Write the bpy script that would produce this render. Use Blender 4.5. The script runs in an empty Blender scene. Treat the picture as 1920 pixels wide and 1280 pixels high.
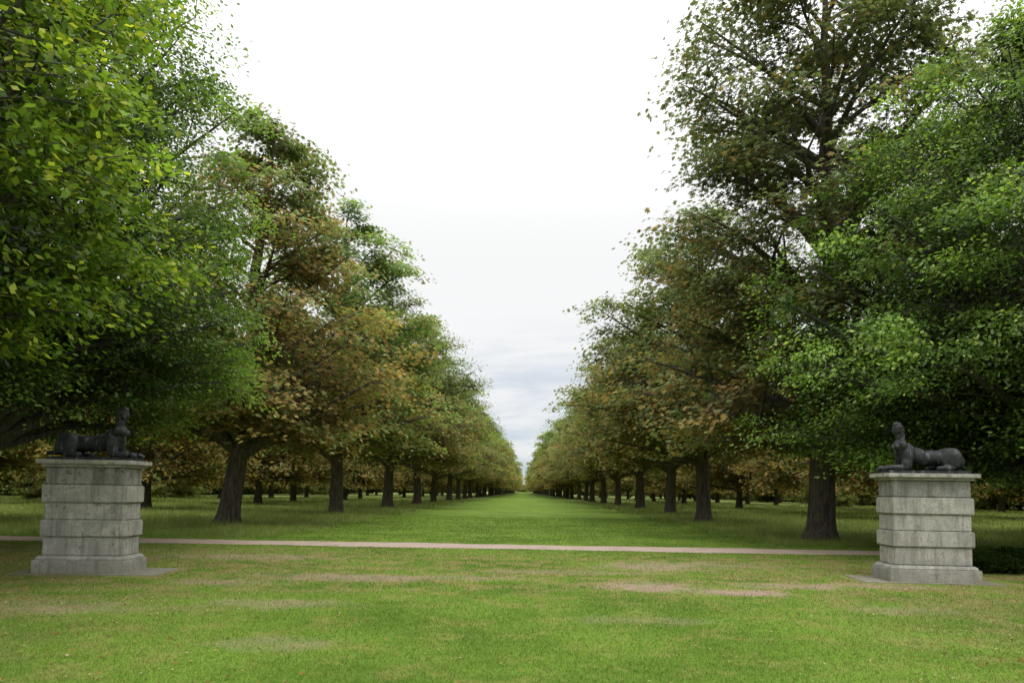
import bpy, bmesh, math, numpy as np
from mathutils import Vector, Matrix, Euler

scene = bpy.context.scene
scene.view_settings.view_transform = 'Standard'
scene.view_settings.look = 'None'
scene.view_settings.exposure = 0
COL = scene.collection

# ------------------------------------------------------------------ helpers
def link(o):
    COL.objects.link(o); return o

def mesh_from_arrays(name, V, F, cols=None, mats=None, matidx=None, k=4, smooth=None):
    me = bpy.data.meshes.new(name)
    V = np.ascontiguousarray(V, dtype=np.float32); F = np.ascontiguousarray(F, dtype=np.int32)
    nf = len(F)
    me.vertices.add(len(V)); me.vertices.foreach_set("co", V.ravel())
    me.loops.add(nf*k); me.loops.foreach_set("vertex_index", F.ravel())
    me.polygons.add(nf)
    me.polygons.foreach_set("loop_start", np.arange(0, nf*k, k, dtype=np.int32))
    try:
        me.polygons.foreach_set("loop_total", np.full(nf, k, dtype=np.int32))
    except Exception:
        pass
    if mats:
        for m in mats: me.materials.append(m)
    if matidx is not None:
        me.polygons.foreach_set("material_index", matidx.astype(np.int32))
    if smooth is not None:
        me.polygons.foreach_set("use_smooth", smooth.astype(bool))
    me.update(calc_edges=True)
    if cols is not None:
        a = me.attributes.new("lcol", 'FLOAT_COLOR', 'POINT')
        c4 = np.ones((len(V), 4), dtype=np.float32); c4[:, :3] = cols
        a.data.foreach_set("color", c4.ravel())
    return me

def new_mat(name):
    m = bpy.data.materials.new(name); m.use_nodes = True
    nt = m.node_tree; nt.nodes.clear()
    return m, nt, nt.nodes, nt.links

class NB:
    """tiny node builder"""
    def __init__(s, nt): s.nt = nt; s.n = nt.nodes; s.l = nt.links
    def _in(s, sock, v):
        if isinstance(v, bpy.types.NodeSocket): s.l.new(v, sock)
        elif v is not None:
            if sock.type == 'RGBA' and not hasattr(v, '__len__'): v = (v, v, v, 1)
            if sock.type == 'RGBA' and len(v) == 3: v = (*v, 1)
            sock.default_value = v
    def math(s, op, a, b=None, c=None, clamp=False):
        n = s.n.new('ShaderNodeMath'); n.operation = op; n.use_clamp = clamp
        s._in(n.inputs[0], a)
        if b is not None: s._in(n.inputs[1], b)
        if c is not None: s._in(n.inputs[2], c)
        return n.outputs[0]
    def mix(s, f, a, b, mode='MIX'):
        n = s.n.new('ShaderNodeMix'); n.data_type = 'RGBA'; n.blend_type = mode
        s._in(n.inputs[0], f); s._in(n.inputs[6], a); s._in(n.inputs[7], b)
        return n.outputs[2]
    def noise(s, vec, scale, detail=4, rough=0.55, dist=0.0):
        n = s.n.new('ShaderNodeTexNoise'); s._in(n.inputs['Vector'], vec)
        n.inputs['Scale'].default_value = scale; n.inputs['Detail'].default_value = detail
        n.inputs['Roughness'].default_value = rough; n.inputs['Distortion'].default_value = dist
        return n.outputs[0]
    def ramp(s, v, lo, hi):
        n = s.n.new('ShaderNodeMapRange'); n.interpolation_type = 'SMOOTHSTEP'
        s._in(n.inputs[0], v); n.inputs[1].default_value = lo; n.inputs[2].default_value = hi
        return n.outputs[0]
    def vmul(s, v, k):
        n = s.n.new('ShaderNodeVectorMath'); n.operation = 'MULTIPLY'
        s._in(n.inputs[0], v); n.inputs[1].default_value = k
        return n.outputs[0]
    def pos(s): return s.n.new('ShaderNodeNewGeometry').outputs['Position']
    def sep(s, v):
        n = s.n.new('ShaderNodeSeparateXYZ'); s._in(n.inputs[0], v); return n.outputs

# ------------------------------------------------------------------ materials
def leaf_material(name, trans=0.35, gloss=0.06):
    m, nt, n, l = new_mat(name); b = NB(nt)
    at = n.new('ShaderNodeAttribute'); at.attribute_name = "lcol"
    oi = n.new('ShaderNodeObjectInfo')
    v = b.math('MULTIPLY_ADD', oi.outputs['Random'], 0.3, 0.85)
    col = b.mix(1.0, at.outputs['Color'], v, 'MULTIPLY')
    d = n.new('ShaderNodeBsdfDiffuse'); t = n.new('ShaderNodeBsdfTranslucent')
    l.new(col, d.inputs[0])
    tc = b.mix(1.0, col, (1.3, 1.4, 0.75, 1), 'MULTIPLY')
    l.new(tc, t.inputs[0])
    mx = n.new('ShaderNodeMixShader'); mx.inputs[0].default_value = trans
    l.new(d.outputs[0], mx.inputs[1]); l.new(t.outputs[0], mx.inputs[2])
    last = mx.outputs[0]
    if gloss > 0:
        g = n.new('ShaderNodeBsdfGlossy'); g.inputs['Roughness'].default_value = 0.45
        g.inputs[0].default_value = (0.9, 0.95, 0.9, 1)
        mx2 = n.new('ShaderNodeMixShader'); mx2.inputs[0].default_value = gloss
        l.new(last, mx2.inputs[1]); l.new(g.outputs[0], mx2.inputs[2]); last = mx2.outputs[0]
    o = n.new('ShaderNodeOutputMaterial'); l.new(last, o.inputs[0])
    return m

def bark_material(name, c1, c2):
    m, nt, n, l = new_mat(name); b = NB(nt)
    tc = n.new('ShaderNodeTexCoord').outputs['Object']
    st = b.vmul(tc, (9, 9, 1.3))
    f = b.noise(st, 1.4, 6, 0.65, 0.6)
    f2 = b.noise(tc, 0.9, 3)
    c = b.mix(b.ramp(f, 0.35, 0.65), c1, c2)
    c = b.mix(b.math('MULTIPLY', b.ramp(f2, 0.5, 0.7), 0.45), c, (0.07, 0.08, 0.04, 1))
    p = n.new('ShaderNodeBsdfPrincipled'); l.new(c, p.inputs['Base Color']); p.inputs['Roughness'].default_value = 0.9
    bp = n.new('ShaderNodeBump'); bp.inputs['Strength'].default_value = 0.9; bp.inputs['Distance'].default_value = 0.05
    l.new(f, bp.inputs['Height']); l.new(bp.outputs[0], p.inputs['Normal'])
    o = n.new('ShaderNodeOutputMaterial'); l.new(p.outputs[0], o.inputs[0])
    return m

PATCHES = [  # worn soil: x, y, rx, ry, strength
    (2.2, 12.8, 0.9, 0.6, 1.0), (3.75, 12.2, 0.7, 0.42, 1.0), (5.0, 13.2, 1.1, 0.45, 0.75),
    (2.9, 16.3, 1.1, 0.9, 0.7), (-3.0, 13.4, 1.5, 0.55, 0.7), (-1.0, 13.6, 0.9, 0.35, 0.5),
    (4.2, 16.8, 1.6, 0.7, 0.5), (-3.6, 10.2, 1.0, 0.4, 0.4), (-2.6, 7.6, 0.6, 0.35, 0.35),
    (-6.6, 17.0, 2.0, 0.7, 0.5), (5.6, 10.6, 0.9, 0.35, 0.35), (0.9, 14.8, 1.6, 0.4, 0.4),
    (-6.2, 9.6, 1.2, 0.5, 0.4), (6.6, 13.4, 1.1, 0.35, 0.6), (1.6, 9.4, 0.9, 0.3, 0.25), (-5.2, 12.4, 1.0, 0.4, 0.4),
]

def grass_color(b):
    """world-position based lawn colour shared by ground sheet and blades"""
    p = b.pos(); x, y, z = b.sep(p)
    n1 = b.noise(p, 0.35, 5, 0.6); n2 = b.noise(p, 1.5, 6, 0.68); n3 = b.noise(p, 9.0, 4, 0.7)
    base = b.mix(b.ramp(n1, 0.38, 0.62), (0.110, 0.190, 0.024, 1), (0.165, 0.265, 0.036, 1))
    base = b.mix(b.math('MULTIPLY', b.ramp(n2, 0.48, 0.66), 0.62), base, (0.27, 0.275, 0.075, 1))
    base = b.mix(b.math('MULTIPLY', b.ramp(n3, 0.45, 0.7), 0.45), base, (0.065, 0.135, 0.016, 1))
    # worn patches
    acc = None
    jit = b.math('ADD', b.math('MULTIPLY_ADD', b.noise(p, 1.6, 6, 0.75, 0.5), 7.0, -3.5), b.math('MULTIPLY_ADD', n3, 2.4, -1.2))
    for (px, py, rx, ry, s) in PATCHES:
        dx = b.math('DIVIDE', b.math('SUBTRACT', x, px), rx)
        dy = b.math('DIVIDE', b.math('SUBTRACT', y, py), ry)
        d = b.math('ADD', b.math('MULTIPLY', dx, dx), b.math('MULTIPLY', dy, dy))
        d = b.math('ADD', d, jit)
        mk = b.math('MULTIPLY', b.math('SUBTRACT', 1.0, b.ramp(d, -0.4, 2.0)), s)
        acc = mk if acc is None else b.math('MAXIMUM', acc, mk)
    soil = b.mix(n3, (0.22, 0.155, 0.105, 1), (0.46, 0.345, 0.27, 1))
    # a dry, trodden belt in front of the path
    belt = b.math('MULTIPLY', b.math('MULTIPLY', b.ramp(y, 9.5, 13.5), b.math('SUBTRACT', 1.0, b.ramp(y, 17.5, 20.5))), b.ramp(n2, 0.40, 0.60))
    base = b.mix(b.math('MULTIPLY', belt, 0.62), base, (0.29, 0.235, 0.095, 1))
    # leaf-littered, thinner turf out to the sides under the near trees
    side = b.math('MULTIPLY', b.math('MULTIPLY', b.ramp(b.math('ABSOLUTE', x), 2.5, 8.0), b.math('SUBTRACT', 1.0, b.ramp(y, 18, 21))), b.ramp(n2, 0.35, 0.6))
    base = b.mix(b.math('MULTIPLY', side, 0.55), base, (0.24, 0.20, 0.085, 1))
    base = b.mix(acc, base, soil)
    # meadow strips under the trees
    ax = b.math('ADD', b.math('ABSOLUTE', x), b.math('MULTIPLY', b.math('SUBTRACT', n2, 0.5), 1.5))
    md = b.math('MULTIPLY', b.ramp(ax, 8.0, 9.0), b.ramp(y, 23.0, 25.0))
    mcol = b.mix(b.ramp(n2, .35, .65), (0.15, 0.23, 0.04, 1), (0.28, 0.31, 0.10, 1))
    base = b.mix(md, base, mcol)
    return base, n2, n3, p

def ground_material():
    m, nt, n, l = new_mat("lawn"); b = NB(nt)
    c, n2, n3, p = grass_color(b)
    f = b.noise(p, 45.0, 4, 0.7)
    f2 = b.noise(p, 14.0, 4, 0.7)
    c = b.mix(0.75, c, b.mix(b.ramp(f, 0.3, 0.7), (0.62, 0.62, 0.62, 1), (1.2, 1.2, 1.2, 1)), 'MULTIPLY')
    pr = n.new('ShaderNodeBsdfPrincipled'); l.new(c, pr.inputs['Base Color']); pr.inputs['Roughness'].default_value = 0.95
    pr.inputs['Specular IOR Level'].default_value = 0.1
    bp = n.new('ShaderNodeBump'); bp.inputs['Strength'].default_value = 0.6; bp.inputs['Distance'].default_value = 0.04
    l.new(b.math('ADD', f, f2), bp.inputs['Height']); l.new(bp.outputs[0], pr.inputs['Normal'])
    o = n.new('ShaderNodeOutputMaterial'); l.new(pr.outputs[0], o.inputs[0])
    return m

def blade_material():
    m, nt, n, l = new_mat("grass_blades"); b = NB(nt)
    c, *_ = grass_color(b)
    at = n.new('ShaderNodeAttribute'); at.attribute_name = "lcol"
    c = b.mix(1.0, c, at.outputs['Color'], 'MULTIPLY')
    d = n.new('ShaderNodeBsdfDiffuse'); t = n.new('ShaderNodeBsdfTranslucent')
    l.new(c, d.inputs[0]); l.new(c, t.inputs[0])
    mx = n.new('ShaderNodeMixShader'); mx.inputs[0].default_value = 0.3
    l.new(d.outputs[0], mx.inputs[1]); l.new(t.outputs[0], mx.inputs[2])
    o = n.new('ShaderNodeOutputMaterial'); l.new(mx.outputs[0], o.inputs[0])
    return m

def gravel_material():
    m, nt, n, l = new_mat("gravel"); b = NB(nt); p = b.pos()
    f = b.noise(p, 60, 3, 0.7); g = b.noise(p, 1.2, 4)
    c = b.mix(f, (0.27, 0.20, 0.155, 1), (0.47, 0.37, 0.30, 1))
    c = b.mix(b.math('MULTIPLY', b.ramp(g, 0.45, 0.7), 0.5), c, (0.24, 0.175, 0.12, 1))
    pr = n.new('ShaderNodeBsdfPrincipled'); l.new(c, pr.inputs['Base Color']); pr.inputs['Roughness'].default_value = 0.95
    bp = n.new('ShaderNodeBump'); bp.inputs['Strength'].default_value = 0.5; bp.inputs['Distance'].default_value = 0.01
    l.new(f, bp.inputs['Height']); l.new(bp.outputs[0], pr.inputs['Normal'])
    o = n.new('ShaderNodeOutputMaterial'); l.new(pr.outputs[0], o.inputs[0])
    return m

def stone_material(name, c1, c2, stain=0.5, grime=0.6):
    m, nt, n, l = new_mat(name); b = NB(nt)
    p = b.pos()
    big = b.noise(p, 2.3, 5, 0.6, 0.3)
    st = b.noise(b.vmul(p, (9, 9, 0.9)), 1.0, 5, 0.65)
    fine = b.noise(p, 38, 5, 0.75)
    spots = b.noise(p, 8, 7, 0.78)
    c = b.mix(b.ramp(big, 0.38, 0.62), c1, c2)
    c = b.mix(b.math('MULTIPLY', b.ramp(st, 0.45, 0.66), stain), c, (0.11, 0.105, 0.09, 1))
    c = b.mix(b.math('MULTIPLY', b.math('MULTIPLY', b.ramp(spots, 0.49, 0.62), b.ramp(big, 0.45, 0.60)), grime), c, (0.06, 0.058, 0.053, 1))
    c = b.mix(0.8, c, b.mix(b.ramp(fine, 0.3, 0.7), (0.66, 0.66, 0.66, 1), (1.18, 1.18, 1.16, 1)), 'MULTIPLY')
    z = b.sep(p)[2]
    alg = b.math('MULTIPLY', b.math('SUBTRACT', 1.0, b.ramp(b.math('ADD', z, b.math('MULTIPLY', b.math('SUBTRACT', spots, .5), 0.8)), 0.0, 0.4)), 0.4)
    c = b.mix(alg, c, (0.12, 0.12, 0.065, 1))
    pr = n.new('ShaderNodeBsdfPrincipled'); l.new(c, pr.inputs['Base Color']); pr.inputs['Roughness'].default_value = 0.9
    bp = n.new('ShaderNodeBump'); bp.inputs['Strength'].default_value = 0.6; bp.inputs['Distance'].default_value = 0.010
    l.new(b.math('ADD', fine, spots), bp.inputs['Height']); l.new(bp.outputs[0], pr.inputs['Normal'])
    o = n.new('ShaderNodeOutputMaterial'); l.new(pr.outputs[0], o.inputs[0])
    return m

def lead_material():
    m, nt, n, l = new_mat("weathered_lead"); b = NB(nt)
    p = n.new('ShaderNodeTexCoord').outputs['Object']
    f = b.noise(p, 5, 6, 0.7, 0.4); st = b.noise(b.vmul(p, (9, 9, 2)), 1.3, 4, 0.6)
    c = b.mix(b.ramp(f, 0.4, 0.65), (0.008, 0.009, 0.010, 1), (0.030, 0.032, 0.035, 1))
    c = b.mix(b.math('MULTIPLY', b.ramp(st, 0.54, 0.66), 0.5), c, (0.13, 0.135, 0.135, 1))
    pr = n.new('ShaderNodeBsdfPrincipled'); l.new(c, pr.inputs['Base Color']); pr.inputs['Roughness'].default_value = 0.6
    pr.inputs['Specular IOR Level'].default_value = 0.35
    bp = n.new('ShaderNodeBump'); bp.inputs['Strength'].default_value = 0.7; bp.inputs['Distance'].default_value = 0.02
    l.new(f, bp.inputs['Height']); l.new(bp.outputs[0], pr.inputs['Normal'])
    o = n.new('ShaderNodeOutputMaterial'); l.new(pr.outputs[0], o.inputs[0])
    return m

M_LEAF = leaf_material("leaves", 0.42, 0.0)
M_LEAFN = leaf_material("leaves_glossy", 0.40, 0.03)
M_BARK = bark_material("chestnut_bark", (0.045, 0.034, 0.026, 1), (0.14, 0.11, 0.088, 1))
M_BARK2 = bark_material("hornbeam_bark", (0.035, 0.032, 0.028, 1), (0.09, 0.085, 0.075, 1))
M_STONE = stone_material("limestone", (0.30, 0.292, 0.258, 1), (0.43, 0.415, 0.365, 1), 0.45, 0.6)
M_STONED = stone_material("stained_limestone", (0.17, 0.172, 0.158, 1), (0.29, 0.285, 0.255, 1), 0.75, 0.8)
M_SLAB = stone_material("paving_stone", (0.20, 0.185, 0.155, 1), (0.30, 0.275, 0.23, 1), 0.4, 0.4)
M_LEAD = lead_material()

# ------------------------------------------------------------------ trees
def tube(points, radii, sides):
    P = np.asarray(points, float); n = len(P)
    T = np.gradient(P, axis=0); T /= (np.linalg.norm(T, axis=1, keepdims=True) + 1e-9)
    ref = np.array([0.31, 0.95, 0.07]) if abs(T[0][2]) > 0.7 else np.array([0, 0, 1.0])
    S = np.cross(T, ref); S /= (np.linalg.norm(S, axis=1, keepdims=True) + 1e-9)
    U = np.cross(S, T)
    a = np.linspace(0, 2*np.pi, sides, endpoint=False)
    ring = (np.cos(a)[None, :, None]*S[:, None, :] + np.sin(a)[None, :, None]*U[:, None, :])*np.asarray(radii)[:, None, None]
    V = (P[:, None, :] + ring).reshape(-1, 3)
    i = np.arange(n-1)[:, None]; j = np.arange(sides)[None, :]
    jn = (j+1) % sides
    F = np.stack([i*sides+j, i*sides+jn, (i+1)*sides+jn, (i+1)*sides+j], -1).reshape(-1, 4)
    return V, F

def leaf_quads(c, d, s, L, W):
    L = L[:, None]; W = W[:, None]
    v0 = c; v1 = c + d*L*0.55 + s*W*0.5; v2 = c + d*L; v3 = c + d*L*0.5 - s*W*0.5
    return np.stack([v0, v1, v2, v3], 1).reshape(-1, 3)

def norm(v): return v/(np.linalg.norm(v, axis=-1, keepdims=True)+1e-9)

def make_tree(name, seed, H, base, R, prof, trunk_r, n_limb, n_sub, n_leaf, kind, leafL,
              steep=0.6, cl_h=0.5, cl_v=0.17, greens=None, brown=None, brown_fn=None,
              leafmat=None, barkmat=None, lean=(0, 0), fork=None, nfill=0, jag=0.14, flare=1.35, tsides=14, cvar=0.22, shell=(0.8, 0.35)):
    rng = np.random.default_rng(seed)
    px, py = zip(*prof)
    rr = lambda t: R*np.interp(t, px, py)
    fork = fork if fork is not None else base
    BV, BF = [], []; off = 0
    def add(V, F):
        nonlocal off
        BV.append(V); BF.append(F+off); off += len(V)
    nz = 16
    zs = np.concatenate([[-.15, 0.0, 0.15, 0.4, 0.8], np.linspace(1.4, H*0.96, nz)])
    wob = np.cumsum(rng.normal(0, 0.09, (len(zs), 2)), axis=0); wob -= wob[0]; wob *= np.clip(zs/8, 0.05, 1)[:, None]
    tx = wob[:, 0] + lean[0]*zs/H; ty = wob[:, 1] + lean[1]*zs/H
    rad = trunk_r*np.clip(1 - zs/H, 0.03, 1)**0.8
    rad = rad*(1 + (flare-1)*np.exp(-np.clip(zs, 0, None)/0.35))
    TP = np.stack([tx, ty, zs], 1)
    V, F = tube(TP, rad, tsides)
    ang = np.tile(np.linspace(0, 2*np.pi, tsides, endpoint=False), len(zs))
    fl = 1 + 0.07*np.sin(ang*5+seed) + 0.22*np.exp(-np.clip(np.repeat(zs, tsides), 0, None)/0.3)*np.maximum(0, np.sin(ang*4+seed*2))
    cen = np.repeat(TP, tsides, axis=0); V = cen + (V-cen)*fl[:, None]
    add(V, F)
    trunk = lambda z: np.array([np.interp(z, zs, tx), np.interp(z, zs, ty), z])
    tt = np.linspace(0, 1, 400); w = np.interp(tt, px, py)+0.12; cdf = np.cumsum(w); cdf /= cdf[-1]
    CC = []; CD = []
    for i in range(n_limb):
        t = np.interp((i+0.5)/n_limb, cdf, tt) + rng.normal(0, 0.02); t = min(max(t, 0.0), 1.0)
        az = i*2.39996 + rng.normal(0, 0.25)
        re = rr(t)*(1+np.clip(rng.normal(0, jag), -2*jag, 1.3*jag)); re = max(re, 0.4)
        ze = base + t*(H-base)
        z0 = min(max(ze - re*steep*rng.uniform(0.8, 1.2), fork*rng.uniform(0.85, 1.25)), H*0.94)
        out = np.array([math.cos(az), math.sin(az), 0])
        p0 = trunk(z0); ax = trunk(min(ze, H*.95)); p2 = np.array([ax[0], ax[1], 0]) + out*re + np.array([0, 0, ze])
        p1 = (p0+p2)/2 + np.array([0, 0, rng.uniform(0.05, 0.22)*re + (0.12*re if ze < z0 else 0)]) + rng.normal(0, 0.05*re, 3)
        s = np.linspace(0, 1, 9)[:, None]
        B = (1-s)**2*p0 + 2*s*(1-s)*p1 + s*s*p2
        B[1:] += np.cumsum(rng.normal(0, 0.035, (8, 3)), 0)*min(1, re/4)
        r0 = min(trunk_r*0.42, 0.022*re+0.02)*(1.0 if t > .5 else 1.35)
        add(*tube(B, np.linspace(r0, 0.012, 9), 6))
        side = np.array([-out[1], out[0], 0])
        for k in range(n_sub):
            sk = 0.28 + 0.72*(k+rng.uniform(0, 1))/n_sub
            q0 = np.array([np.interp(sk*8, range(9), B[:, c]) for c in range(3)])
            ln = (0.13+0.30*(1-sk))*max(re, 1.6)*rng.uniform(0.7, 1.3)+0.2
            dr = out*rng.uniform(0.1, .9) + side*rng.choice([-1, 1])*rng.uniform(0.3, 1.1) + np.array([0, 0, rng.uniform(-0.25, 0.75)])
            dr = dr/np.linalg.norm(dr)
            q2 = q0 + dr*ln; q1 = (q0+q2)/2 + np.array([0, 0, 0.12*ln])
            u = np.linspace(0, 1, 4)[:, None]
            S = (1-u)**2*q0 + 2*u*(1-u)*q1 + u*u*q2
            add(*tube(S, np.linspace(max(0.012, r0*(1-sk)*0.6), 0.006, 4), 4))
            for u0 in (0.45, 0.75, 1.0):
                CC.append((1-u0)**2*q0 + 2*u0*(1-u0)*q1 + u0*u0*q2 + rng.normal(0, 0.1, 3)); CD.append(out)
    for i in range(nfill):
        t = rng.uniform(0.02, 0.8); az = rng.uniform(0, 2*np.pi); out = np.array([math.cos(az), math.sin(az), 0])
        CC.append(out*rr(t)*rng.uniform(0.2, 0.85) + np.array([0, 0, base+t*(H-base)])); CD.append(out)
    CC = np.array(CC); CD = np.array(CD); nc = len(CC)
    cnt = rng.poisson(n_leaf*rng.uniform(0.3, 1.7, nc))
    idx = np.repeat(np.arange(nc), cnt); n = len(idx)
    csc = rng.uniform(0.6, 1.4, nc)[idx]
    g = np.clip(rng.normal(0, 1, (n, 3)), -1.9, 1.9); g[:, :2] *= (cl_h*csc)[:, None]; g[:, 2] *= cl_v*csc
    o = CD[idx]
    rad_o = np.sum(g*o, 1)
    g[:, 2] -= 0.35*np.abs(rad_o)*(rad_o > 0) + 0.12*np.linalg.norm(g[:, :2], axis=1)
    C = CC[idx] + g
    keep = C[:, 2] > base*0.7
    C = C[keep]; idx = idx[keep]; g = g[keep]; o = o[keep]; n = len(idx)
    tz = np.clip((C[:, 2]-base)/(H-base), 0, 1)
    # inner-crown shade painted into leaf colour, atop the deeper green of shade leaves
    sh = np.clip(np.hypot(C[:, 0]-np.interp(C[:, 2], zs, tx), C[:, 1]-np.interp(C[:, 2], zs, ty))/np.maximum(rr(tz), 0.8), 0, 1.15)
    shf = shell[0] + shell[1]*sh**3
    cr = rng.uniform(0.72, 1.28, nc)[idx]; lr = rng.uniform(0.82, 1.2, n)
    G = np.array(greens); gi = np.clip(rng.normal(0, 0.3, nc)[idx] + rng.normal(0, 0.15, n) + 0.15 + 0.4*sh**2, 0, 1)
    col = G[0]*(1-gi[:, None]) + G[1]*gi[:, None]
    if brown is not None:
        ph = 0.5*(np.sin(C[:, 0]*0.9+seed)*np.sin(C[:, 1]*0.8+seed*2)*np.sin(C[:, 2]*0.7+seed*3))
        pb = brown_fn(tz) + rng.normal(0, cvar, nc)[idx] + ph*0.5*(cvar > .1)
        isb = (rng.uniform(0, 1, n) < pb)
        Bc = np.array(brown); bi = rng.uniform(0, 1, n)[:, None]
        bc = Bc[0]*(1-bi) + Bc[1]*bi
        col = np.where(isb[:, None], bc*0.8+col*0.2, col)
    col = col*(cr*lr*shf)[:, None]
    if kind == 'palm':
        a = norm(o*0.6 + norm(g)*0.8 + rng.normal(0, 0.5, (n, 3)) * np.array([1, 1, .5]))
        up = norm(np.array([0, 0, 1.0]) + rng.normal(0, 0.35, (n, 3)) + o*0.35)
        bb = norm(np.cross(up, a)); a = np.cross(bb, up)
        V = []; Lb = leafL*rng.uniform(0.7, 1.25, n)
        for ph, lf in ((-1.9, .6), (-1.0, .88), (-0.3, 1.), (0.45, .97), (1.15, .85), (1.95, .6)):
            dd = norm(math.cos(ph)*a + math.sin(ph)*bb + up*-0.35*rng.uniform(0.4, 1.6, n)[:, None])
            ss = norm(np.cross(dd, up))
            V.append(leaf_quads(C, dd, ss, Lb*lf, Lb*lf*0.42).reshape(n, 4, 3))
        V = np.concatenate(V, 1).reshape(-1, 3); rep = 24
    else:
        d = norm(norm(g*np.array([1, 1, .3]))*0.7 + o*0.4 + rng.normal(0, 0.45, (n, 3)) + np.array([0, 0, -0.3]))
        up = norm(np.array([0, 0, 1.0]) + rng.normal(0, 0.45, (n, 3)) + o*0.4)
        ss = norm(np.cross(d, up)); Lb = leafL*rng.uniform(0.65, 1.25, n)
        V = leaf_quads(C, d, ss, Lb, Lb*0.6); rep = 4
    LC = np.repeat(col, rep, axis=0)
    LF = np.arange(len(V)).reshape(-1, 4)
    BVa = np.concatenate(BV); BFa = np.concatenate(BF)
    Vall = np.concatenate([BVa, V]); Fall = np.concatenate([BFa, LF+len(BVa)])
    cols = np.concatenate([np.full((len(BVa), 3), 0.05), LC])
    mi = np.concatenate([np.zeros(len(BFa)), np.ones(len(LF))])
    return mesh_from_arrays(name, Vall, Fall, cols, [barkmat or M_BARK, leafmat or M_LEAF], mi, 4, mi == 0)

olive = [(0.118, 0.152, 0.062), (0.205, 0.250, 0.108)]
greyol = [(0.112, 0.138, 0.064), (0.205, 0.240, 0.118)]
fresh = [(0.120, 0.185, 0.058), (0.235, 0.315, 0.112)]
brownc = [(0.235, 0.130, 0.058), (0.350, 0.250, 0.095)]
P_CH = [(0, .70), (.10, .95), (.25, 1.0), (.45, .93), (.65, .74), (.82, .50), (.93, .30), (1, .08)]
P_TALL = [(0, .75), (.10, 1.0), (.3, .92), (.5, .86), (.7, .80), (.85, .60), (.95, .35), (1, .1)]
P_TIP = [(0, .80), (.12, 1.0), (.28, 1.0), (.45, .85), (.6, .62), (.75, .42), (.9, .30), (1, .08)]

CH = {}
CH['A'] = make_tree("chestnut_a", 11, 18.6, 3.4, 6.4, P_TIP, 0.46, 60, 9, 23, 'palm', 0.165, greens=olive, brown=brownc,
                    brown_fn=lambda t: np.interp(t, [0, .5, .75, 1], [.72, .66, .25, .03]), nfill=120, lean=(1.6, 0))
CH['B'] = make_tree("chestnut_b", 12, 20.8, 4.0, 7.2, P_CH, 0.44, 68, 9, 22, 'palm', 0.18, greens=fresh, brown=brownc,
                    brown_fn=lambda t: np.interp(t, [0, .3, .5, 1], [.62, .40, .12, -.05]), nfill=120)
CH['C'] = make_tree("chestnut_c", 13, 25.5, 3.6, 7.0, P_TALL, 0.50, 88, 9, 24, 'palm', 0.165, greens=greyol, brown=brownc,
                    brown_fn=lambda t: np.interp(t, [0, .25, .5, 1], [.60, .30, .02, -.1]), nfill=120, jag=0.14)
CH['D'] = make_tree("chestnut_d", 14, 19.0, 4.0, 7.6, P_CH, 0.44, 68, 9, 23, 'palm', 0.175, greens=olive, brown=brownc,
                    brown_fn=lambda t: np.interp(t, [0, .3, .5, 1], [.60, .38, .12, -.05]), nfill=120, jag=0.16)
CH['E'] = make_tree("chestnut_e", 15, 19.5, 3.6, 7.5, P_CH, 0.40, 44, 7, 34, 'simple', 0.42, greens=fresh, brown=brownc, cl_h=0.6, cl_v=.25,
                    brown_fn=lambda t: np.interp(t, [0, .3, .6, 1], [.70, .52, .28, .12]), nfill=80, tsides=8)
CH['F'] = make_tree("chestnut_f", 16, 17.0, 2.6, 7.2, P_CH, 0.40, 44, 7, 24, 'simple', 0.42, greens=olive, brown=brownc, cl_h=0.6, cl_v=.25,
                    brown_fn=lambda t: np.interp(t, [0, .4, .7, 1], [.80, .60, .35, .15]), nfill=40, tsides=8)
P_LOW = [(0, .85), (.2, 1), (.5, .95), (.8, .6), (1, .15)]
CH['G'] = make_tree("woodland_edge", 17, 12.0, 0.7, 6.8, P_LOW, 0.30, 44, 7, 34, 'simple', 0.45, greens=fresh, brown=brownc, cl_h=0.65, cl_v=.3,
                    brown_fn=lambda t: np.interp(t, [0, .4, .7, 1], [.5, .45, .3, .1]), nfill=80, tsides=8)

hb = [(0.042, 0.082, 0.016), (0.145, 0.225, 0.042)]
hby = [(0.20, 0.26, 0.04), (0.31, 0.35, 0.06)]
P_HB = [(0, .66), (.08, .92), (.2, 1.0), (.4, .96), (.6, .80), (.78, .55), (.9, .30), (1, .05)]
P_HBL = [(0, .72), (.08, .95), (.2, 1.0), (.5, 1.0), (.75, .85), (.9, .6), (1, .25)]
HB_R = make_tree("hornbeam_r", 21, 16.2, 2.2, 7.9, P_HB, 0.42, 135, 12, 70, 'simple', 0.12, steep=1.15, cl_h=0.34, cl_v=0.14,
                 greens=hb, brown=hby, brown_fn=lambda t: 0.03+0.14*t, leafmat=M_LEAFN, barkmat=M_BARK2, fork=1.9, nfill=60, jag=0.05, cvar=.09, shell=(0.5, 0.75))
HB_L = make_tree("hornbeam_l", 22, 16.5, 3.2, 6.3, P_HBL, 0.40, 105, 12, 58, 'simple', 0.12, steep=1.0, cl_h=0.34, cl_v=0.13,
                 greens=hb, brown=hby, brown_fn=lambda t: 0.03+0.08*t, leafmat=M_LEAFN, barkmat=M_BARK2, fork=2.4, nfill=60, jag=0.07, cvar=.09, shell=(0.5, 0.7))
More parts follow.
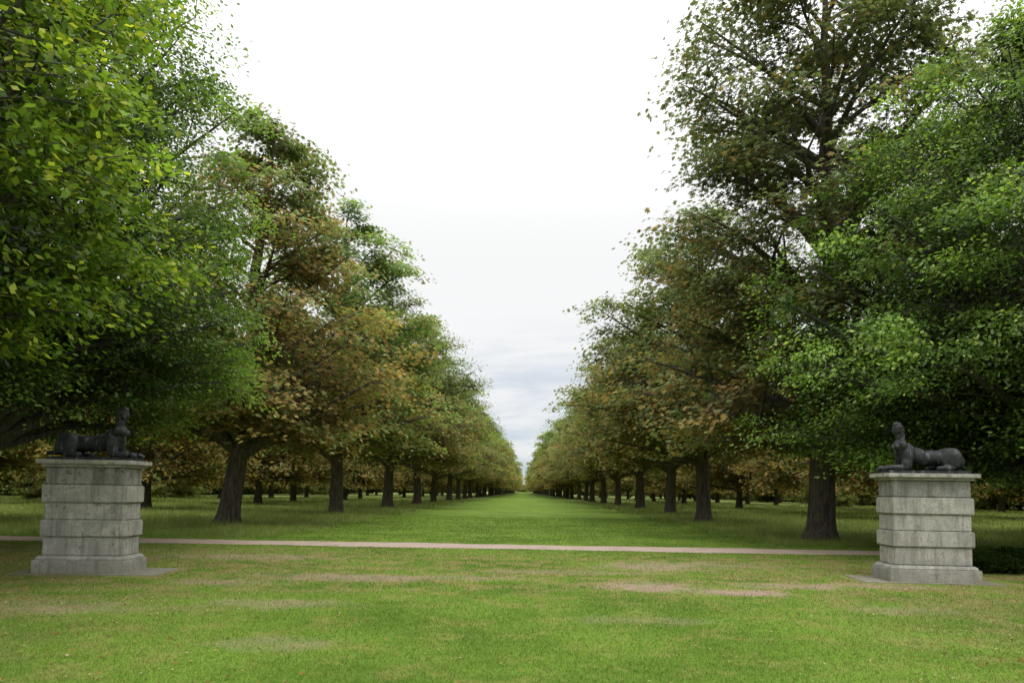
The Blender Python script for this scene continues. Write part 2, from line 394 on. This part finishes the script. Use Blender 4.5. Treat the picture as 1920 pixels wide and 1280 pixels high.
HB_N = make_tree("hornbeam_n", 23, 13.5, 4.5, 5.0, P_HBL, 0.30, 75, 12, 38, 'simple', 0.14, steep=0.8, cl_h=0.30, cl_v=0.10,
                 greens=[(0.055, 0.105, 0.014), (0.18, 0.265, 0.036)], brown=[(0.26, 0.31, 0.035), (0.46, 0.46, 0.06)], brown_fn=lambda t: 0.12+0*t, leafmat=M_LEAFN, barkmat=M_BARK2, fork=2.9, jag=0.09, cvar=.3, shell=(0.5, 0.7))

def place(me, name, x, y, rot=0, s=1.0, sz=None, parent=None):
    o = bpy.data.objects.new(name, me); link(o)
    o.location = (x, y, 0); o.rotation_euler = (0, 0, rot); o.scale = (s, s, sz or s)
    if parent: o.parent = parent
    return o

place(HB_N, "hornbeam_tree", -11.2, 9.8, 0.4)
place(HB_L, "hornbeam_tree", -14.4, 17.8, 1.1)
place(HB_R, "hornbeam_tree", 15.6, 20.5, 2.0)

rng = np.random.default_rng(5)
place(CH['A'], "horse_chestnut_tree", -13.1, 31.5, 0.0)
place(CH['B'], "horse_chestnut_tree", -12.4, 47.0, 1.9)
place(CH['C'], "horse_chestnut_tree", 11.3, 27.3, 0.2)
place(CH['D'], "horse_chestnut_tree", 10.8, 43.0, 2.3)
for i in range(2, 9):
    for sgn, y0 in ((-1, 31.5), (1, 27.0)):
        me = CH[['B', 'D'][int(rng.integers(0, 2))]]
        s = rng.uniform(0.92, 1.08)
        place(me, "horse_chestnut_tree", sgn*rng.uniform(12.0, 12.6), y0+16.6*i+rng.uniform(-.6, .6), rng.uniform(0, 6.28), s)
far = link(bpy.data.objects.new("distant_avenue_trees", None))
for i in range(9, 54):
    for sgn, y0 in ((-1, 31.5), (1, 27.0)):
        me = CH['E'] if rng.uniform() < .65 else CH['F']
        place(me, "avenue_tree", sgn*rng.uniform(11.8, 12.4), y0+16.6*i+rng.uniform(-.8, .8), rng.uniform(0, 6.28), rng.uniform(0.98, 1.18)*(1+min(i, 20)*0.006), parent=far)
grove = link(bpy.data.objects.new("woodland_trees", None))
for r, X in enumerate((27, 41, 56)):
    for j in range(12):
        for sgn in (-1, 1):
            y = 42 + j*17.5 + rng.uniform(-2, 2) + (0 if r % 2 else 8)
            if X/y > 1.2: continue
            me = CH['F'] if rng.uniform() < .75 else CH['E']
            place(me, "grove_tree", sgn*(X+rng.uniform(-1.5, 1.5)), y, rng.uniform(0, 6.28), rng.uniform(0.85, 1.0), parent=grove)
for sgn in (-1, 1):
    for (X, y) in ((26, 31), (33, 24)):
        place(CH['F'], "grove_tree", sgn*X, y+rng.uniform(-1, 1), rng.uniform(0, 6), 0.9, parent=grove)
    # understorey closing the wood: a continuous edge parallel to the avenue, two deep
    for k in range(34):
        y = 24 + k*8.5
        for X in (72, 80):
            place(CH['G'], "edge_tree", sgn*(X+rng.uniform(-2.5, 2.5)+max(0, 10-y*0.1)), y+rng.uniform(-2, 2), rng.uniform(0, 6.28), rng.uniform(.8, 1.15), parent=grove)
    for k in range(10):
        place(CH['G'], "edge_tree", sgn*(22+k*6+rng.uniform(-1, 1)), 260+rng.uniform(-12, 12), rng.uniform(0, 6.28), rng.uniform(.8, 1.1), parent=grove)
    for k in range(5):
        place(CH['G'], "undergrowth", sgn*rng.uniform(45, 64), rng.uniform(70, 190), rng.uniform(0, 6.28), rng.uniform(.3, .5), parent=grove)
# distant treeline closing the vista
tl = link(bpy.data.objects.new("distant_treeline", None))
for k in range(60):
    place(CH['G'], "treeline_tree", -330+k*11+rng.uniform(-3, 3), 1250+rng.uniform(-20, 20), rng.uniform(0, 6), rng.uniform(1.0, 1.6), parent=tl)

# ------------------------------------------------------------------ ground + path
me = bpy.data.meshes.new("ground"); bm = bmesh.new()
vs = [bm.verts.new(v) for v in ((-3000, -300, 0), (3000, -300, 0), (3000, 5000, 0), (-3000, 5000, 0))]
bm.faces.new(vs); bm.to_mesh(me); bm.free()
g = link(bpy.data.objects.new("ground", me)); me.materials.append(ground_material())

xs = np.linspace(-70, 70, 281); r2 = np.random.default_rng(3)
def wav(x, a): return 0.10*np.sin(x*0.7+a)+0.06*np.sin(x*1.9+a*2)+0.05*np.sin(x*4.3+a)
yc = 21.3 - 0.012*xs
lo = np.stack([xs, yc-0.9+wav(xs, 1), np.full_like(xs, .006)], 1); hi = np.stack([xs, yc+0.9+wav(xs, 4), np.full_like(xs, .006)], 1)
V = np.concatenate([lo, hi]); i = np.arange(280)
F = np.stack([i, i+1, i+282, i+281], 1)
me = mesh_from_arrays("gravel_path", V, F, None, [gravel_material()])
link(bpy.data.objects.new("gravel_path", me))

# ------------------------------------------------------------------ grass blades
M_BLADE = blade_material()
def blades(name, X, Y, h, w, bright, rng, lean=0.5):
    n = len(X); a = rng.uniform(0, 2*np.pi, n)
    sx, sy = np.cos(a)*w/2, np.sin(a)*w/2
    lx, ly = rng.normal(0, lean, n)*h, rng.normal(0, lean, n)*h
    z = np.zeros(n)
    V = np.stack([np.stack([X-sx, Y-sy, z], 1), np.stack([X+sx, Y+sy, z], 1), np.stack([X+lx, Y+ly, h], 1)], 1).reshape(-1, 3)
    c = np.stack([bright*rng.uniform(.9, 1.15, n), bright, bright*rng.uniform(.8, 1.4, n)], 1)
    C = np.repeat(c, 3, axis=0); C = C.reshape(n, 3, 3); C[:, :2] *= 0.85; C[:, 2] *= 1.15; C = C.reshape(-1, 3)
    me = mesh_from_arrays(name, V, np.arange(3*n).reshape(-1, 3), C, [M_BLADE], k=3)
    return link(bpy.data.objects.new(name, me))
rg = np.random.default_rng(8)
n = 420000
Y = 4.8*np.exp(rg.uniform(0, 1, n)*math.log(46/4.8)); X = rg.uniform(-0.82, 0.82, n)*Y
k = np.ones(n, bool)
wob2 = 0.8*np.sin(X*5.1+Y*3)*np.sin(Y*6.3-X*2)+0.5*np.sin(X*13+Y*7)
for (px_, py_, rx, ry, s) in PATCHES:
    d = ((X-px_)/rx)**2+((Y-py_)/ry)**2+wob2
    k &= ~(rg.uniform(0, 1, n) < s*0.9*np.exp(-np.clip(d, 0, 9)*0.9))
pc = 21.3-0.012*X
k &= ~(np.abs(Y-pc) < 0.88)
k &= ~((np.abs(X+8.3) < 1.6) & (np.abs(Y-13.6) < 0.75)); k &= ~((np.abs(X-8.1) < 1.6) & (np.abs(Y-14.5) < 0.75))
k &= (np.abs(X) < 9) | (Y < 24)
X = X[k]; Y = Y[k]; n = len(X)
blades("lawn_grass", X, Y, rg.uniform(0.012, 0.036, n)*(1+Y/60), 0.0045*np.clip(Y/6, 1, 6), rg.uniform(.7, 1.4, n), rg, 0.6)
n = 260000
Y = 23.5*np.exp(rg.uniform(0, 1, n)*math.log(120/23.5)); X = rg.uniform(-0.82, 0.82, n)*Y
k = np.abs(X) > 8.4+0.5*np.sin(Y*0.9)+0.3*np.sin(Y*2.3)
X = X[k]; Y = Y[k]; n = len(X)
blades("meadow_grass", X, Y, rg.uniform(0.08, 0.40, n)*(0.6+0.4*np.sin(X*1.1)*np.sin(Y*.8)+.2), 0.012*Y/24, rg.uniform(.8, 1.6, n), rg, 0.35)

# fallen leaves
n = 6500
Y = 5*np.exp(rg.uniform(0, 1, n)*math.log(20/5)); X = rg.uniform(-0.8, 0.8, n)*Y
wk = rg.uniform(0, 1, n) < np.clip(np.abs(X)/7, 0.08, 1); X = X[wk]; Y = Y[wk]; n = len(X)
C = np.stack([X, Y, rg.uniform(0.02, 0.04, n)], 1)
d = norm(rg.normal(0, 1, (n, 3))*np.array([1, 1, .25])); ss = norm(np.cross(d, norm(np.array([0, 0, 1])+rg.normal(0, .3, (n, 3)))))
L = rg.uniform(0.02, 0.055, n); V = leaf_quads(C, d, ss, L, L*0.6)
pal = np.array([(0.38, 0.30, 0.10), (0.34, 0.17, 0.06), (0.46, 0.38, 0.22), (0.18, 0.10, 0.05)])
cc = pal[rg.integers(0, 4, n)]*rg.uniform(.7, 1.1, n)[:, None]
me = mesh_from_arrays("fallen_leaves", V, np.arange(4*n).reshape(-1, 4), np.repeat(cc, 4, 0), [M_LEAF])
link(bpy.data.objects.new("fallen_leaves", me))

# ------------------------------------------------------------------ pedestals
def box(name, sx, sy, z0, z1, mat, parent, bev=0.012, taper=0.0):
    me = bpy.data.meshes.new(name); bm = bmesh.new()
    bmesh.ops.create_cube(bm, size=1)
    for v in bm.verts:
        top = v.co.z > 0
        v.co.x *= sx - (2*taper if top else 0); v.co.y *= sy - (2*taper if top else 0)
        v.co.z = z1 if top else z0
    bmesh.ops.bevel(bm, geom=bm.edges[:], offset=bev, segments=2, affect='EDGES')
    bm.to_mesh(me); bm.free(); me.materials.append(mat)
    o = link(bpy.data.objects.new(name, me)); o.parent = parent
    return o

def pedestal(x, y, rot):
    e = link(bpy.data.objects.new("stone_pedestal", None)); e.location = (x, y, 0); e.rotation_euler = (0, 0, rot)
    z = 0.0
    spec = [("plinth", 1.72, .88, 0.25, M_STONE, 0), ("plinth_moulding", 1.66, .82, 0.07, M_STONE, 0.04),
            ("course_1", 1.48, .66, 0.36, M_STONE, 0), ("course_2", 1.56, .74, 0.31, M_STONE, 0),
            ("course_3", 1.48, .66, 0.33, M_STONE, 0), ("course_4", 1.56, .74, 0.33, M_STONE, 0),
            ("course_5", 1.48, .66, 0.34, M_STONED, 0), ("cornice_moulding", 1.60, .78, 0.05, M_STONE, 0),
            ("cornice", 1.74, .92, 0.085, M_STONE, 0)]
    for nm, sx, sy, h, m, tp in spec:
        box(nm, sx, sy, z, z+h, m, e, 0.020 if 'course' in nm else 0.014, tp)
        z += h
    return e, z
eL, zt = pedestal(-8.30, 13.65, math.radians(4))
eR, _ = pedestal(8.06, 14.5, math.radians(-4))
def slab(x, y, sx, sy, rot):
    e = link(bpy.data.objects.new("paving_slab", None)); e.location = (x, y, 0); e.rotation_euler = (0, 0, rot)
    nx = 5
    for i in range(nx):
        o = box("flag_%d" % (i+1), sx/nx-0.012, sy, -0.03, 0.012+0.003*(i % 2), M_SLAB, e, 0.004)
        o.location.x = -sx/2 + (i+0.5)*sx/nx
slab(-8.15, 13.6, 2.7, 1.2, math.radians(4)); slab(7.95, 14.45, 2.6, 1.2, math.radians(-4))

# ------------------------------------------------------------------ sphinxes
def sphinx(x, y, z, rot, mirror):
    bm = bmesh.new()
    def ell(c, r, ry=0, rz=0, both=False):
        for sg in ((1, -1) if both else (1,)):
            M = Matrix.Translation((c[0], c[1]*sg, c[2])) @ Euler((0, math.radians(ry), math.radians(rz)*sg)).to_matrix().to_4x4() @ Matrix.Diagonal((*r, 1))
            bmesh.ops.create_uvsphere(bm, u_segments=20, v_segments=12, radius=1, matrix=M)
    # lion body
    ell((-.58, 0, .27), (.28, .19, .20)); ell((-.55, .15, .24), (.25, .10, .22), 12, both=True)
    ell((-.78, 0, .20), (.12, .15, .15))
    ell((-.18, 0, .265), (.48, .17, .155)); ell((.15, 0, .30), (.34, .17, .17), -14)
    ell((.38, 0, .32), (.20, .18, .24), -20); ell((.40, .14, .28), (.14, .085, .24), -15, both=True)
    ell((-.40, .22, .06), (.20, .065, .055), both=True); ell((-.24, .22, .05), (.07, .065, .05), both=True)
    # female bust
    ell((.48, 0, .43), (.14, .15, .19), -12); ell((.51, 0, .53), (.12, .18, .09))
    ell((.60, .075, .47), (.075, .07, .07), both=True); ell((.50, .155, .50), (.08, .065, .09), both=True)
    ell((.54, 0, .66), (.062, .060, .13), 10)
    ell((.575, 0, .80), (.092, .080, .108)); ell((.625, 0, .755), (.035, .035, .035)); ell((.670, 0, .79), (.022, .014, .026), -20)
    ell((.650, 0, .755), (.02, .026, .009)); ell((.645, 0, .835), (.03, .055, .014))
    ell((.653, .030, .812), (.014, .016, .010), both=True); ell((.57, .083, .79), (.02, .012, .03), both=True)
    # dressed hair and diadem
    ell((.54, 0, .85), (.115, .105, .085)); ell((.49, 0, .79), (.085, .092, .10)); ell((.46, 0, .68), (.065, .080, .13), 12)
    ell((.55, 0, .93), (.080, .072, .04)); ell((.60, 0, .905), (.05, .08, .04)); ell((.50, .07, .66), (.03, .025, .13), both=True)
    ell((.60, .05, .930), (.03, .03, .045), both=True)
    # forelegs
    ell((.44, .17, .13), (.12, .07, .12), 20, both=True)
    ell((.64, .165, .065), (.25, .06, .06), both=True); ell((.86, .165, .055), (.075, .07, .052), both=True)
    for dy in (-.045, -.015, .015, .045):
        ell((.925, .165+dy, .040), (.038, .017, .034), both=True)
    # tail curled along flank
    for k in range(14):
        t = k/13; a = math.pi*(0.9 + 0.75*t)
        ell((-.62+0.26*math.cos(a), -.22+0.0*t-0.06*math.sin(t*3.1), .06+.05*t), (.04, .03, .03))
    ell((-.87, -.05, .08), (.05, .16, .035))
    for v in bm.verts: v.co.x *= 0.87; v.co.z *= 1.03
    me = bpy.data.meshes.new("sphinx_statue"); bm.to_mesh(me); bm.free(); me.materials.append(M_LEAD)
    o = link(bpy.data.objects.new("sphinx_statue", me))
    r = o.modifiers.new("r", 'REMESH'); r.mode = 'VOXEL'; r.voxel_size = 0.011; r.use_smooth_shade = True
    s = o.modifiers.new("s", 'SMOOTH'); s.factor = 0.5; s.iterations = 3
    o.location = (x, y, z+0.05); o.rotation_euler = (0, 0, rot)
    b = box("statue_base", 1.58, .54, -0.052, 0.012, M_LEAD, o, 0.01)
    return o
sphinx(-8.30, 13.65, zt, math.radians(4), False)
sphinx(8.06, 14.5, zt, math.radians(176), True)

# ------------------------------------------------------------------ low shrubs behind right pedestal
def shrub(seed, R, H, n, cols):
    r = np.random.default_rng(seed)
    V, F = [], []; off = 0
    for i in range(26):
        a = r.uniform(0, 6.28); e = np.array([math.cos(a)*R*.8*r.uniform(.3, 1), math.sin(a)*R*.8*r.uniform(.3, 1), H*r.uniform(.5, .95)])
        p = np.array([[0, 0, -.02], e*0.5+[0, 0, .08], e]); v, f = tube(p*1.0, [.02, .012, .005], 5); V.append(v); F.append(f+off); off += len(v)
    u = norm(r.normal(0, 1, (n, 3))); rad = r.uniform(0.35, 1, n)**0.5
    lump = 1+0.2*np.sin(u[:, 0]*6+seed)*np.sin(u[:, 1]*7)+0.12*np.sin(u[:, 2]*13+u[:, 0]*9)
    C = u*(rad*lump)[:, None]*np.array([R, R, H*.55])+[0, 0, H*.5]; k = C[:, 2] > 0.02; C = C[k]; u = u[k]; n = len(C)
    d = norm(u+r.normal(0, .7, (n, 3))); s = norm(np.cross(d, r.normal(0, 1, (n, 3)))); L = 0.075*r.uniform(.7, 1.3, n)
    LV = leaf_quads(C, d, s, L, L*.6); B = np.concatenate(V); BF = np.concatenate(F)
    cc = np.array(cols[0])+(np.array(cols[1])-np.array(cols[0]))*r.uniform(0, 1, n)[:, None]
    mi = np.concatenate([np.zeros(len(BF)), np.ones(n)])
    return mesh_from_arrays("shrub", np.concatenate([B, LV]), np.concatenate([BF, np.arange(4*n).reshape(-1, 4)+len(B)]),
                            np.concatenate([np.full((len(B), 3), .05), np.repeat(cc, 4, 0)]), [M_BARK2, M_LEAF], mi)
sh = shrub(1, 0.8, 0.38, 9000, [(0.014, 0.028, 0.008), (0.035, 0.055, 0.015)])
for x, y, s in ((10.5, 16.5, 1.0), (11.7, 16.8, 1.15), (12.9, 17.1, 1.1)):
    place(sh, "shrub", x, y, x, s)

# ------------------------------------------------------------------ world + sun
w = bpy.data.worlds.new("World"); scene.world = w; w.use_nodes = True
nt = w.node_tree; nt.nodes.clear(); b = NB(nt)
SUN_EL, SUN_AZ = math.radians(58), math.radians(160)
sky = nt.nodes.new('ShaderNodeTexSky'); sky.sky_type = 'NISHITA'; sky.sun_disc = False
sky.sun_elevation = SUN_EL; sky.sun_rotation = SUN_AZ
tc = nt.nodes.new('ShaderNodeTexCoord').outputs['Generated']
x, y, z = b.sep(tc)
cl = b.noise(b.vmul(tc, (2.5, 2.5, 14)), 1.6, 6, 0.6, 0.4)
lowc = b.mix(b.ramp(cl, 0.38, 0.62), (0.58, 0.67, 0.77, 1), (0.87, 0.89, 0.91, 1))
up = b.ramp(b.math('ADD', z, b.math('MULTIPLY', b.math('SUBTRACT', cl, 0.5), 0.14)), 0.06, 0.27)
overc = b.mix(up, lowc, (0.985, 0.985, 0.985, 1))
zen = b.math('MULTIPLY_ADD', b.ramp(z, 0.3, 1.0), 1.9, 1.0)
ov = nt.nodes.new('ShaderNodeVectorMath'); ov.operation = 'SCALE'; nt.links.new(overc, ov.inputs[0]); nt.links.new(zen, ov.inputs['Scale'])
bg1 = nt.nodes.new('ShaderNodeBackground'); nt.links.new(sky.outputs[0], bg1.inputs[0]); bg1.inputs[1].default_value = 0.08
bg2 = nt.nodes.new('ShaderNodeBackground'); nt.links.new(ov.outputs[0], bg2.inputs[0]); bg2.inputs[1].default_value = 1.0
mx = nt.nodes.new('ShaderNodeMixShader'); mx.inputs[0].default_value = 0.94
nt.links.new(bg1.outputs[0], mx.inputs[1]); nt.links.new(bg2.outputs[0], mx.inputs[2])
out = nt.nodes.new('ShaderNodeOutputWorld'); nt.links.new(mx.outputs[0], out.inputs[0])

sl = bpy.data.lights.new("sun", 'SUN'); sl.energy = 1.2; sl.angle = math.radians(25); sl.color = (1, 0.97, 0.92)
so = link(bpy.data.objects.new("sun", sl))
dirv = Vector((math.sin(SUN_AZ)*math.cos(SUN_EL), math.cos(SUN_AZ)*math.cos(SUN_EL), math.sin(SUN_EL)))
so.rotation_euler = dirv.to_track_quat('Z', 'Y').to_euler(); so.location = dirv*100

# ------------------------------------------------------------------ camera
cam = bpy.data.cameras.new("camera"); co = link(bpy.data.objects.new("camera", cam))
cam.lens = 25; cam.sensor_width = 36; cam.clip_end = 8000
pitch = math.radians(3.6); roll = 0.015; yaw = 0.0173
R = Matrix.Rotation(yaw, 4, 'Z') @ Matrix.Rotation(math.pi/2+pitch, 4, 'X') @ Matrix.Rotation(roll, 4, 'Z')
co.matrix_world = Matrix.Translation((0, 0, 1.65)) @ R
cam.shift_y = 0.1025
scene.camera = co
